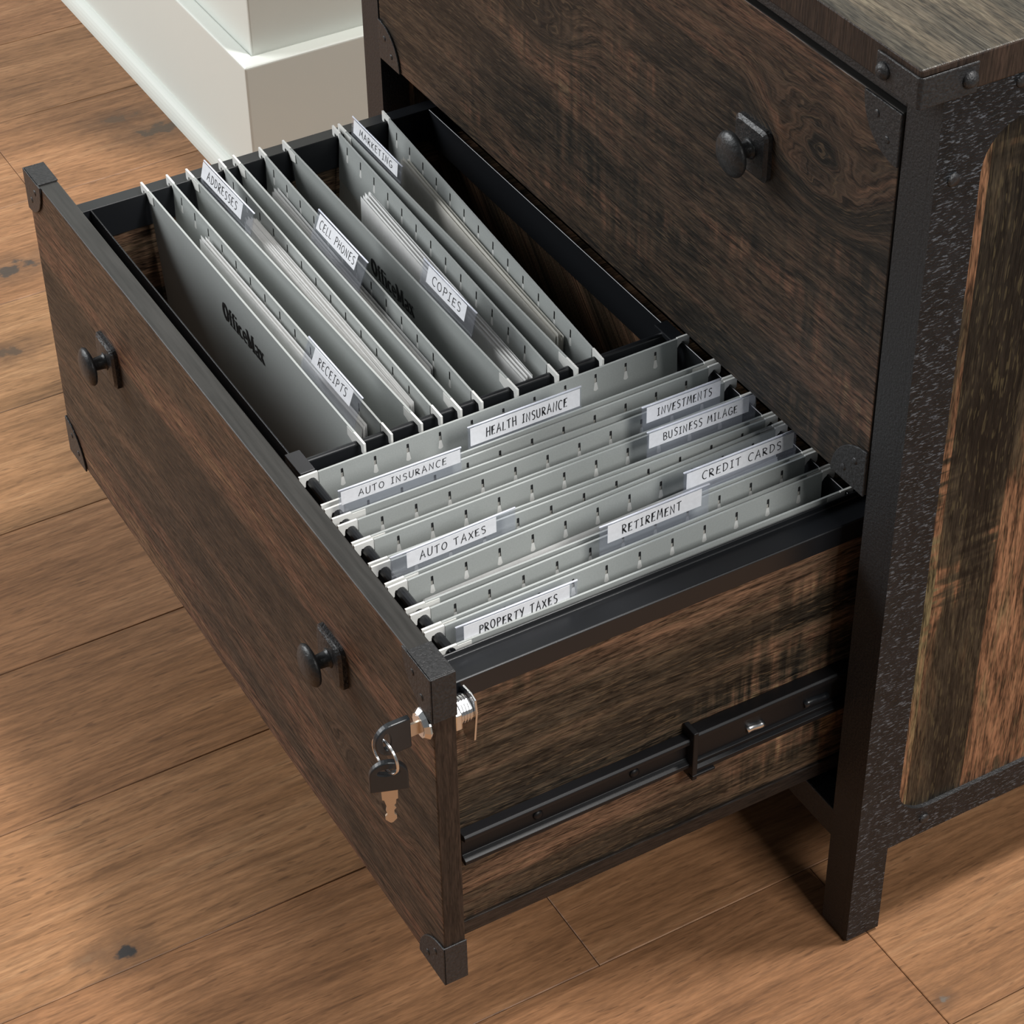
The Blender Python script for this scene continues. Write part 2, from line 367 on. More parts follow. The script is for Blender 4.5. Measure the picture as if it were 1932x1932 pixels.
BX, BY, BZ, BTH = -.4589, .0631, .1605, .0215
wl = MB().box(-2.6, BX-BTH, BY+BTH*.85, 2.0, 0, 1.55).build('wall_left', M['paint'], None, .002); struct(wl)
wl['label'] = 'cream painted wall corner beside the cabinet'
bb = MB()
prof = [(0,0),(0,BZ-.004),(-.0015,BZ),(-BTH,BZ),(-BTH,0)]
bb.prism([(-2.6,BY+BTH*.85),(-2.6,BY),(BX,BY),(BX,2.0),(BX-BTH,2.0),(BX-BTH,BY+BTH*.85)], .0, BZ, lambda u,v,h:(u,v,h))
bbo = bb.build('baseboard_left', M['paint'], None, .0025, seg=3); struct(bbo); bbo['label'] = 'tall cream baseboard around the wall corner'
def quarter(r, n=7): return [(r*math.cos(a), r*1.55*math.sin(a)) for a in [math.pi/2*i/n for i in range(n+1)]]
tm = MB(); pr = [(0,0)]+quarter(.013)
def shoe(p):
    rows = []
    for (d, z) in pr: rows.append([(-2.6, BY-d, z), (BX+d, BY-d, z), (BX+d, 2.0, z)])
    n = len(pr)
    vs = [q for r in rows for q in r]; fs = []
    for i in range(n):
        j = (i+1) % n
        for k in range(2): fs.append((i*3+k, i*3+k+1, j*3+k+1, j*3+k))
    tm.add(vs, fs)
shoe(pr); tmo = tm.build('trim_1', M['paint']); struct(tmo); tmo['label'] = 'cream shoe moulding along the baseboard'

# ------------------------------------------------------------------ filing cabinet
cab = empty('filing_cabinet', (W/2, CAB_D/2, 0), 'dark rustic wood lateral filing cabinet with black metal frame and its lower drawer pulled open', 'cabinet')
def part(m, name, mat, parent=cab, **k): return m.build(name, M[mat] if isinstance(mat, str) else mat, parent, **k)
LX0, LX1 = W-PX1, W-PX0
for (x0, x1) in ((PX0, PX1), (LX0, LX1)):
    for (y0, y1) in ((0, PDEP), (CAB_D-PDEP, CAB_D)):
        xa, xb = (x0, x1-.0061) if x0 > .3 else (x0+.0061, x1)
        part(MB().box(xa, xb, y0, y1, .003, TOPZ-.0225), 'post', 'frame')
        part(MB().box(x0+.003, x1-.003, y0+.003, y1-.003, 0, .003), 'foot', 'rail')
# side frame with rounded opening, wood panel behind
def rounded_rect(y0, y1, z0, z1, r, n=8):
    pts = []
    for (cy_, cz_, a0) in ((y1-r, z1-r, 0), (y0+r, z1-r, 90), (y0+r, z0+r, 180), (y1-r, z0+r, 270)):
        for i in range(n+1):
            a = math.radians(a0+90*i/n); pts.append((cy_+r*math.cos(a), cz_+r*math.sin(a)))
    return pts
def frame_ring(mb, outer, inner, xa, xb):
    """outer rectangle corners matched against a rounded inner loop of 4*(n+1) points"""
    n = len(inner)//4
    oc = [(outer[1],outer[3]),(outer[0],outer[3]),(outer[0],outer[2]),(outer[1],outer[2])]
    ol = [oc[i//n] for i in range(4*n)]
    L = 4*n
    vs = [(xb,y,z) for y,z in ol]+[(xb,y,z) for y,z in inner]+[(xa,y,z) for y,z in ol]+[(xa,y,z) for y,z in inner]
    fs = []
    for i in range(L):
        j = (i+1) % L
        if ol[i] == ol[j]: fs.append((i, L+j, L+i)); fs.append((2*L+i, 3*L+i, 3*L+j))
        else: fs.append((i, j, L+j, L+i)); fs.append((2*L+i, 3*L+i, 3*L+j, 2*L+j)); fs.append((i, 2*L+i, 2*L+j, j))
        fs.append((L+i, L+j, 3*L+j, 3*L+i))
    mb.add(vs, fs)
for sgn in (1, -1):
    mir = (lambda x: x) if sgn > 0 else (lambda x: W-x)
    fr = MB(); frame_ring(fr, (0, CAB_D, .0885, TOPZ-.0232), rounded_rect(PDEP+.0045, CAB_D-.045, .1160, .6860, .030), mir(PX1-.006), mir(PX1))
    for (ya, yb) in ((0, PDEP), (CAB_D-PDEP, CAB_D)): fr.box(*sorted((mir(PX1-.006), mir(PX1))), ya, yb, .003, .0885)
    fo = part(fr, 'side_frame', [M['side_frame'], M['frame']])
    for p in fo.data.polygons:
        if abs(p.normal.x) < .5: p.material_index = 1
    for (yy, zz) in ((.055,.7090),(.060,.1035),(.40,.7090),(.40,.1035)):
        rv = MB(); rv.tube([(mir(PX1-.001),yy,zz),(mir(PX1+.0010),yy,zz),(mir(PX1+.0015),yy,zz)], [.0044,.0040,.0022], 12); part(rv, 'rivet', 'bracket', fo, smooth=True)
    part(MB().box(*sorted((mir(.668), mir(PX1-.0035))), PDEP-.004, CAB_D-.02, .092, TOPZ-.024), 'side_panel', 'side_wood')
    rv = MB(); rv.tube([(mir(PX1-.001),.0135,.6574),(mir(PX1+.0010),.0135,.6574),(mir(PX1+.0015),.0135,.6574)], [.0046,.0042,.0022], 12); part(rv, 'rivet', 'bracket', fo, smooth=True)
part(MB().box(LX1, PX0, .0005, .020, .0895, .1165), 'lower_rail', 'frame', bevel=.001)
part(MB().box(LX1+.0006, PX0-.0006, .0004, .020, .6925, TOPZ-.0228), 'upper_rail', 'frame', bevel=.001)
part(MB().box(LX1, PX0, .022, CAB_D-.02, .0925, .0985), 'bottom_board', 'dark_inside')
part(MB().box(.006, .669, CAB_D-.018, CAB_D-.012, .0990, TOPZ-.024), 'back_board', 'dark_inside')
tp = part(MB().box(LX0-.003, TOPX, TOPY, CAB_D+.004, TOPZ-.0222, TOPZ), 'top_panel', [M['top_wood'], M['edge_wood']], bevel=.0012)
for p in tp.data.polygons:
    if abs(p.normal.z) < .5: p.material_index = 1
def corner_strap(x, sx):
    m = MB(); th = .0016; z0, z1 = TOPZ-.0238, TOPZ-.0042
    a = x+sx*th; yf = TOPY-th
    pts = [(x-sx*.038, yf), (a-sx*.002, yf), (a, yf+.002), (a, TOPY+.039), (x+sx*.00015, TOPY+.039), (x+sx*.00015, TOPY-.00015), (x-sx*.038, TOPY-.00015)]
    if sx < 0: pts = pts[::-1]
    m.prism(pts, z0, z1, lambda u,v,h:(u,v,h))
    o = part(m, 'corner_strap', 'bracket', tp, bevel=.0007)
    for (c, d) in (((x-sx*.031, yf, (z0+z1)/2), (0,-1,0)), ((a, TOPY+.033, (z0+z1)/2), (sx,0,0))):
        b = MB(); c = Vector(c); d = Vector(d)
        b.tube([c-d*.0005, c+d*.0012, c+d*.0030, c+d*.0038], [.0054,.0052,.0038,.0016], 16); part(b, 'bolt', 'bracket', tp, smooth=True)
corner_strap(TOPX, 1); corner_strap(LX0-.003, -1)

# quarter-round face bracket of a drawer front; cx,cz = corner, dx,dz point into the panel
def bracket_face(m, cx, cz, dx, dz, y, r=.0355, th=.0016, e=.0012):
    pts = [(cx-dx*e, cz-dz*e)] + [(cx-dx*e+dx*(r+e)*math.cos(a), cz-dz*e+dz*(r+e)*math.sin(a)) for a in [math.pi/2*i/12 for i in range(13)]]
    m.prism(pts, y-th, y, lambda u,v,h:(u,h,v))
def bracket_cap(m, cx, cz, dx, dz, y0, y1, r=.0355, e=.0012):
    # end plate and top/bottom plate
    xa, xb = sorted((cx-dx*e, cx)); za, zb = sorted((cz-dz*e, cz+dz*r)); m.box(xa, xb, y0-.0016, y1+.0006, za, zb)
    xa, xb = sorted((cx, cx+dx*.030)); za, zb = sorted((cz-dz*e, cz)); m.box(xa, xb, y0-.0016, y1+.0006, za, zb)
def rivets(parent, cx, cz, dx, dz, y):
    for (a, b) in ((.011,.022),(.022,.010)):
        m = MB(); m.tube([(cx+dx*a, y-.0012, cz+dz*b),(cx+dx*a, y-.0019, cz+dz*b),(cx+dx*a, y-.0022, cz+dz*b)], [.0028,.0024,.0012], 10)
        part(m, 'rivet', 'bracket', parent, smooth=True)
def make_knob(parent, cx, cz, y):
    """square backplate, round stem and flattened button, one casting"""
    m = MB(); h = .0182; r = .005; pts = []
    for (sx, sz, a0) in ((1,1,0),(-1,1,90),(-1,-1,180),(1,-1,270)):
        for i in range(4):
            a = math.radians(a0+30*i); pts.append((cx+sx*(h-r)+r*math.cos(a), cz+sz*(h-r)+r*math.sin(a)))
    n = len(pts); inn = [(cx+(u-cx)*.86, cz+(v-cz)*.86) for u, v in pts]
    m.add([(u,y,v) for u,v in pts]+[(u,y-.0032,v) for u,v in pts]+[(u,y-.0050,v) for u,v in inn],
          [tuple(range(n)), tuple(range(2*n,3*n))]+[(i,(i+1)%n,n+(i+1)%n,n+i) for i in range(n)]+[(n+i,n+(i+1)%n,2*n+(i+1)%n,2*n+i) for i in range(n)], 1)
    prof = [(.0049,.0075),(.0056,.0060),(.0075,.0055),(.0140,.0050),(.0152,.0060),(.0158,.0120),(.0170,.0150),(.0186,.0156),(.0204,.0146),(.0220,.0122),(.0233,.0085),(.0240,.0045),(.0242,.0008)]
    m.tube([(cx, y-d, cz) for d, _ in prof], [q for _, q in prof], 28)
    o = m.build('knob', [M['knob'], M['plate']], parent)
    for p in o.data.polygons: p.use_smooth = p.material_index == 0 and len(p.vertices) == 4
    return o

# closed upper drawer
ud = part(MB().box(.0004, W-.0004, 0, T, UZB, UZT), 'upper_drawer', [M['upper_front'], M['edge_band']], bevel=.0008)
for p in ud.data.polygons:
    if abs(p.normal.y) < .5: p.material_index = 1
for (cx, cz, dx, dz) in ((0,UZB,1,1),(W,UZB,-1,1),(0,UZT,1,-1),(W,UZT,-1,-1)):
    m = MB(); bracket_face(m, cx, cz, dx, dz, -.0002, e=0); part(m, 'corner_bracket', 'bracket', ud, bevel=.0005)
    rivets(ud, cx, cz, dx, dz, -.0002)
make_knob(ud, .5345, .595, 0); make_knob(ud, W-.5345, .595, 0)

# open lower drawer: wooden box, then its front, rails, slides and hardware as sub-parts
ZW = .3520; BXO0, BXO1 = .0225, .6526; BYB = .044
m = MB()
m.box(BXO0, BXO0+.0150, YB, BYB, .1450, ZW); m.box(BXO1-.0150, BXO1, YB, BYB, .1450, ZW)
m.box(BXO0+.0150, BXO1-.0150, YB, YB+.0140, .1450, ZW); m.box(BXO0+.0150, BXO1-.0150, BYB-.014, BYB, .1450, ZW)
od = part(m, 'open_drawer', 'box_wood', bevel=.0006)
part(MB().box(BXO0-.0004, BXO1+.0022, YB, BYB+.002, .1320, .1452), 'drawer_bottom', 'edge_dark', od, bevel=.0008)
df = part(MB().box(0, W, -D, YB, ZB, ZT), 'drawer_front', [M['lower_front'], M['edge_band'], M['edge_wood']], od, bevel=.0009)
for p in df.data.polygons:
    if abs(p.normal.z) > .5: p.material_index = 1
    elif abs(p.normal.x) > .5: p.material_index = 2
for (cx, cz, dx, dz) in ((0,ZB,1,1),(W,ZB,-1,1),(0,ZT,1,-1),(W,ZT,-1,-1)):
    m = MB(); bracket_face(m, cx, cz, dx, dz, -D-.0001); bracket_cap(m, cx, cz, dx, dz, -D, YB)
    part(m, 'corner_bracket', 'bracket', od, bevel=.0005); rivets(od, cx, cz, dx, dz, -D-.0001)
make_knob(od, .1465, .3055, -D); make_knob(od, .5335, .3055, -D)
# rails: raised inner lip, ledge over the wood, outer skirt
def side_rail(sgn):
    mir = (lambda x: x) if sgn > 0 else (lambda x: W-x)
    xi = W-XL
    pts = [(xi-.0007,.3430),(xi+.0007,.3430),(xi+.0007,.3660),(BXO1+.0008,.3660),(BXO1+.0008,.3515),(BXO1+.0020,.3515),(BXO1+.0020,.3668),(BXO1+.0012,.3676),(xi+.0012,.3676),(xi+.0007,.3684),(xi+.0007,LIP-.0004),(xi,LIP),(xi-.0007,LIP-.0004)]
    mm = MB(); mm.prism(pts if sgn > 0 else pts[::-1], YB+.0006, BYB, lambda u,v,h:(mir(u),h,v)); part(mm, 'hanging_rail', 'rail', od, bevel=.0003)
side_rail(1); side_rail(-1)
def end_rail(y, out, name='hanging_rail'):
    pts = [(y-.0007,.3400),(y+.0007,.3400),(y+.0007,LIP-.0004),(y,LIP),(y-.0007,LIP-.0004)]
    mm = MB(); mm.prism(pts, XL+.001, W-XL-.001, lambda u,v,h:(h,u,v))
    ya, yb = sorted((y+out*.0007, y+out*.014)); mm.box(XL+.001, W-XL-.001, ya, yb, .3535, .3550)
    part(mm, name, 'rail', od, bevel=.0003)
YF, YR = -.2815, .0213
end_rail(YF, -1); end_rail(YR, 1)
m = MB(); m.tube([(.429, YF+.0012, LIP-.0030), (.6315, YF+.0012, LIP-.0030)], .0036, 12); part(m, 'rail_sleeve', 'rail', od, smooth=False)
XM = .4128
m = MB(); m.box(XM-.0022, XM+.0022, YF+.002, YR-.002, .3560, LIP-.0012); part(m, 'divider_bar', 'rail', od, bevel=.0018, seg=3)
for yy, s in ((YF, 1), (YR, -1)):
    ya, yb = sorted((yy-s*.0040, yy+s*.0075))
    m = MB(); m.box(.4035, .4285, ya, yb, LIP-.0030, LIP+.0012); m.box(.4035, .4285, *sorted((yy-s*.0040, yy-s*.0014)), .3480, LIP-.003)
    part(m, 'divider_clip', M['rail'] if s < 0 else plain('clip_plastic', (.028,.028,.031), .42).mat, od, bevel=.0006)
# slides
def slide(sgn):
    mir = (lambda x: x) if sgn > 0 else (lambda x: W-x)
    x0 = BXO1+.0003
    def rail_member(ya, yb, xa, xb, z0, z1, lip):
        mm = MB()
        pts = [(xa,z0+.002),(xb-.0015,z0),(xb,z0+.0015),(xb,z0+lip),(xb-.003,z0+lip+.0012),(xb-.005,z0+lip+.0022),(xb-.005,z1-lip-.0022),(xb-.003,z1-lip-.0012),(xb,z1-lip),(xb,z1-.0015),(xb-.0015,z1),(xa,z1-.002)]
        mm.prism(pts if sgn > 0 else pts[::-1], ya, yb, lambda u,v,h:(mir(u),h,v)); return mm
    a = part(rail_member(YB+.0085, .04, x0, x0+.0105, .2092, .2370, .0045), 'drawer_slide', 'slide', od, bevel=.0004)
    for yy in (-.235, -.16):
        b = MB(); b.tube([(mir(x0+.0050),yy,.2235),(mir(x0+.0068),yy,.2235),(mir(x0+.0075),yy,.2235)], [.0038,.0036,.0015], 12); part(b, 'screw', 'slide', od, smooth=True)
    part(rail_member(-.1150, .30, x0+.0006, x0+.0132, .2045, .2425, .0050), 'slide_channel', 'slide', od, bevel=.0004)
    mm = MB(); mm.box(*sorted((mir(x0+.001), mir(x0+.0145))), -.1185, -.1145, .2010, .2455); mm.box(*sorted((mir(x0+.009), mir(x0+.0150))), -.1185, -.1000, .2035, .2058); part(mm, 'slide_stop', 'slide', od, bevel=.0006)
    for (yy, zz, wd) in ((-.0640, .2215, .014), (-.0130, .2215, .020)):
        h = MB(); h.tube([(mir(x0+.0086),yy+i*wd/6-wd/2,zz+.0006*math.sin(i)) for i in range(7)], .0030, 8)
        part(h, 'slide_slot', 'steel' if wd < .018 else 'rail', od, smooth=True)
slide(1); slide(-1)
# cam lock
LXC, LZC = .6640, .3545
m = MB(); pr = [(-.0015,.0098),(.0005,.0108),(.0016,.0108),(.0046,.0084),(.0048,.0072),(.0040,.0068),(.0040,.0005)]
m.tube([(LXC,-D-d,LZC) for d,_ in pr], [r for _,r in pr], 12)
lk = part(m, 'lock', 'chrome', od)
m = MB(); m.tube([(LXC,YB-.001,LZC),(LXC,YB+.0135,LZC)], .0088, 24)
for i in range(6): m.tube([(LXC,YB+.001+i*.0020,LZC),(LXC,YB+.0020+i*.0020,LZC)], .0094, 24)
part(m, 'lock_barrel', 'steel', od)
m = MB(); pts = [(.0095,.012),(.011,.002),(.0075,-.024),(-.0015,-.031),(-.0065,-.029),(-.0100,-.010),(-.0105,.006),(-.006,.0125),(.004,.0135)]
m.prism([(LXC+u, LZC+v) for u,v in pts], YB+.0137, YB+.0153, lambda u,v,h:(u,h,v)); part(m, 'lock_cam', 'chrome', od, bevel=.0004)
m = MB(); m.tube([(LXC,YB-.0002,LZC),(LXC,YB+.0045,LZC)], .0125, 6); part(m, 'lock_nut', 'chrome', od, bevel=.0008)

# ------------------------------------------------------------------ keys
def key_shape(head_fn, name, label, loc):
    e = empty(name, loc, label, 'key', 'keys at the drawer lock')
    hd = MB(); n = 18
    out = [(-.0115, 0.0)] ; out = []
    # head in local (a along the key away from the blade, b across)
    for i in range(n+1):
        a = math.pi*(i/n)-math.pi/2
        out.append((.0130+.0115*math.cos(a), .0122*math.sin(a)))
    out = [(0,-.0122)]+out+[(0,.0122)]
    inn = [(.0165+.0026*math.cos(t_)*1.0, .0070*math.sin(t_)) for t_ in [2*math.pi*i/16 for i in range(16)]]
    # plate with a hole: bridge by bmesh fill
    bm = bmesh.new()
    def loop(pts, h): return [bm.verts.new(head_fn(a,b,h)) for a,b in pts]
    for h in (-.0022, .0022):
        o_, i_ = loop(out, h), loop(inn, h); es = [bm.edges.new((L[k], L[(k+1)%len(L)])) for L in (o_, i_) for k in range(len(L))]
        bmesh.ops.triangle_fill(bm, use_beauty=True, edges=es)
        if h < 0: keep = (o_, i_)
        else:
            for L0, L1 in zip(keep, (o_, i_)):
                for k in range(len(L0)): bm.faces.new((L0[k], L0[(k+1)%len(L0)], L1[(k+1)%len(L0)], L1[k]))
    bmesh.ops.recalc_face_normals(bm, faces=bm.faces)
    me = bpy.data.meshes.new('key_head'); bm.to_mesh(me); bm.free(); me.materials.append(M['key_plastic'])
    o = bpy.data.objects.new('key_head', me); C.objects.link(o); setpar(o, e)
    md = o.modifiers.new('bevel','BEVEL'); md.width = .0008; md.segments = 2; md.limit_method = 'ANGLE'; md.angle_limit = math.radians(50)
    bl = MB(); pts = [(0,-.0052),(0,.0052),(-.0085,.0050),(-.0090,.0038),(-.0125,.0036),(-.0140,.0024),(-.0165,.0036),(-.0185,.0022),(-.0215,.0022),(-.0232,.0036),(-.0262,.0036),(-.0290,.0012),(-.0296,0),(-.0290,-.0012),(-.0262,-.0036),(-.0232,-.0036),(-.0215,-.0022),(-.0185,-.0030),(-.0150,-.0024),(-.0090,-.0038),(-.0085,-.0050)]
    bl.prism(pts, -.0009, .0009, head_fn); part(bl, 'key_blade', 'brass', e, bevel=.0002)
    return e
KY = -D-.0108
key_shape(lambda a,b,h: (LXC+h, KY-a, LZC-.001+b), 'key', 'black-headed key turned in the drawer lock', (LXC, KY, LZC))
ca, sa = math.cos(math.radians(20)), math.sin(math.radians(20))
K2 = Vector((LXC+.0005, KY-.0165, LZC-.0430))
key_shape(lambda a,b,h: (K2.x+h*ca+b*sa, K2.y+b*ca-h*sa, K2.z+a), 'key', 'black-headed key hanging from the ring below the lock', tuple(K2))
RC = Vector((LXC+.0002, KY-.0170, LZC-.0135)); ra = Vector((.60, .10, .25)).normalized(); rb_ = Vector((0,0,1)); rb_ = (rb_-ra*rb_.dot(ra)).normalized()
m = MB()
for r0, sh in ((.0125, 0), (.0125, .0009)):
    nrm = ra.cross(rb_)
    m.tube([RC+nrm*sh+ra*(r0*math.cos(q))+rb_*(r0*math.sin(q)) for q in [2*math.pi*i/40 for i in range(41)]], .00055, 8, cap=False)
kr = part(m, 'key_ring', 'chrome', None, smooth=True); tag(kr, 'thin silver split ring joining the two drawer keys', 'key ring')

# ------------------------------------------------------------------ hand lettering (single-stroke capitals, unit height)
def arc(cx, cy, rx, ry, a0, a1, n=8): return [(cx+rx*math.cos(math.radians(a0+(a1-a0)*i/n)), cy+ry*math.sin(math.radians(a0+(a1-a0)*i/n))) for i in range(n+1)]
G = {
'A': (.78, [[(.02,-.05),(.40,1.0),(.74,.02)],[(.10,.36),(.66,.42)]]),
'B': (.66, [[(.08,.02),(.10,.98)],[(.02,.95)]+arc(.22,.74,.36,.24,80,-90)+[(.12,.5)],[(.14,.5)]+arc(.24,.25,.40,.26,85,-95)+[(.05,.0)]]),
'C': (.70, [arc(.42,.48,.38,.50,48,300,12)]),
'D': (.74, [[(.10,.02),(.12,.98)],[(.0,.94)]+arc(.18,.50,.50,.47,85,-88,10)+[(.04,.02)]]),
'E': (.62, [[(.58,.97),(.10,.93),(.07,.03),(.60,.08)],[(.10,.50),(.48,.54)]]),
'G': (.74, [arc(.42,.48,.38,.50,52,330,12)+[(.72,.42),(.44,.42)]]),
'H': (.72, [[(.08,1.0),(.08,.0)],[(.62,1.02),(.64,.02)],[(.06,.50),(.66,.55)]]),
'I': (.50, [[(.25,.97),(.25,.03)],[(.05,.93),(.46,.99)],[(.02,.02),(.46,.07)]]),
'K': (.66, [[(.10,1.0),(.08,.0)],[(.58,.98),(.12,.46),(.64,.0)]]),
'L': (.58, [[(.10,1.0),(.08,.04),(.56,.08)]]),
'M': (.86, [[(.02,.0),(.16,1.0),(.42,.36),(.66,1.02),(.82,.0)]]),
'N': (.76, [[(.06,.0),(.10,.98),(.62,.04),(.66,1.04)]]),
'O': (.74, [arc(.37,.50,.34,.48,100,460,14)]),
'P': (.64, [[(.10,-.02),(.10,.98)],[(.0,.90)]+arc(.20,.74,.40,.25,95,-95)+[(.12,.46)]]),
'R': (.68, [[(.08,.0),(.10,.98)],[(.0,.90)]+arc(.20,.75,.38,.23,95,-95)+[(.14,.50),(.66,.0)]]),
'S': (.60, [[(.54,.86)]+arc(.32,.75,.25,.22,50,250,8)+arc(.28,.25,.27,.26,80,-130,8)]),
'T': (.70, [[(.36,.96),(.33,.0)],[(.0,.90),(.72,1.0)]]),
'U': (.72, [[(.06,1.0),(.07,.35)]+arc(.35,.32,.28,.32,190,350,8)+[(.64,1.02)]]),
'V': (.72, [[(.02,1.0),(.34,.0),(.70,1.05)]]),
'X': (.70, [[(.04,.98),(.64,.02)],[(.64,1.0),(.02,.0)]]),
'Y': (.68, [[(.02,.98),(.34,.50)],[(.66,1.02),(.22,-.12)]]),
' ': (.46, [])}
def ribbon(mb, pts, wd, fn):
    """flat pen stroke; fn(u,v)->xyz"""
    n = len(pts); L, R = [], []
    for i in range(n):
        p0, p1 = pts[max(i-1,0)], pts[min(i+1,n-1)]
        dx, dy = p1[0]-p0[0], p1[1]-p0[1]; d = math.hypot(dx,dy) or 1
        nx, ny = -dy/d*wd/2, dx/d*wd/2
        if 0 < i < n-1:      # mitre
            ax, ay = pts[i][0]-pts[i-1][0], pts[i][1]-pts[i-1][1]; da = math.hypot(ax,ay) or 1
            c = max(.45, abs((-ay/da)*(-dy/d)+(ax/da)*(dx/d))); nx /= c; ny /= c
        L.append((pts[i][0]+nx, pts[i][1]+ny)); R.append((pts[i][0]-nx, pts[i][1]-ny))
    mb.add([fn(*q) for q in L]+[fn(*q) for q in R], [(i, i+1, n+i+1, n+i) for i in range(n-1)])
def lettering(text, u0, u1, v0, v1, fn, rnd):
    """fits text between u0,u1 (fn maps (u,v) in metres onto the label)"""
    gap = .26; tot = sum(G[c][0] for c in text)+gap*(len(text)-1)
    h = v1-v0; sx = (u1-u0)/tot; mb = MB(); u = u0
    for c in text:
        wd, st = G[c]; dy = rnd.uniform(-.05,.05)*h; sl = rnd.uniform(-.06,.08); sc = rnd.uniform(.92,1.06)
        for s in st:
            pts = [(u+(x+sl*y)*sx, v0+dy+y*h*sc) for x, y in s]
            ribbon(mb, pts, h*.10, fn)
        u += (wd+gap)*sx
    return mb

# "OfficeMax" in a heavy slab letter: thick strokes with slab serifs
def logo_mesh(u0, u1, v0, v1, fn):
    mb = MB(); h = v1-v0
    S = [] # (polyline, width) in cap-height units; letters laid on a running pen
    pen = 0
    def st(pts, wd): S.append(([(pen+x, y) for x, y in pts], wd))
    xh = .70
    def O():
        st(arc(.36,.50,.27,.42,0,360,18), .23)
        return .80
    def f():
        st([(.17,.02),(.17,.72)]+arc(.31,.74,.14,.18,180,60,5), .17); st([(.02,.62),(.36,.62)], .10); st([(.02,.04),(.36,.04)], .09); return .42
    def i():
        st([(.17,.02),(.17,.68)], .18); st([(.03,.65),(.20,.65)], .09); st([(.03,.04),(.32,.04)], .09); st([(.09,.90),(.25,.90)], .16); return .38
    def c():
        st(arc(.27,.35,.20,.29,50,310,10), .17); return .54
    def e():
        st([(.09,.35),(.46,.35)]+arc(.27,.35,.20,.29,5,310,11), .14); return .56
    def Mx():
        st([(.16,.05),(.16,.95)], .15); st([(.14,.95),(.46,.10)], .20); st([(.46,.10),(.78,.95)], .13); st([(.78,.05),(.78,.95)], .21)
        for a,b in ((.02,.30),(.62,.96)): st([(a,.04),(b,.04)], .09)
        for a,b in ((.02,.22),(.74,.96)): st([(a,.96),(b,.96)], .09)
        return 1.0
    def a():
        st([(.10,.58)]+arc(.27,.48,.17,.17,120,0,5)+[(.44,.06)], .15); st(arc(.26,.19,.17,.14,60,330,9), .14); st([(.40,.04),(.54,.04)], .09); return .58
    def x():
        st([(.06,.66),(.48,.04)], .19); st([(.48,.66),(.06,.04)], .11)
        for p_,q_ in ((.0,.22),(.36,.56)): st([(p_,.66),(q_,.66)], .08); st([(p_,.04),(q_,.04)], .08)
        return .60
    for L in (O,f,f,i,c,e,Mx,a,x): pen += L()
    st([(.0,.62),(.05,.62)], .06)
    sc = (u1-u0)/pen
    for pts, wd in S:
        ribbon(mb, [(u0+x_*sc, v0+y_*h) for x_, y_ in pts], wd*h*.80, fn)
    return mb

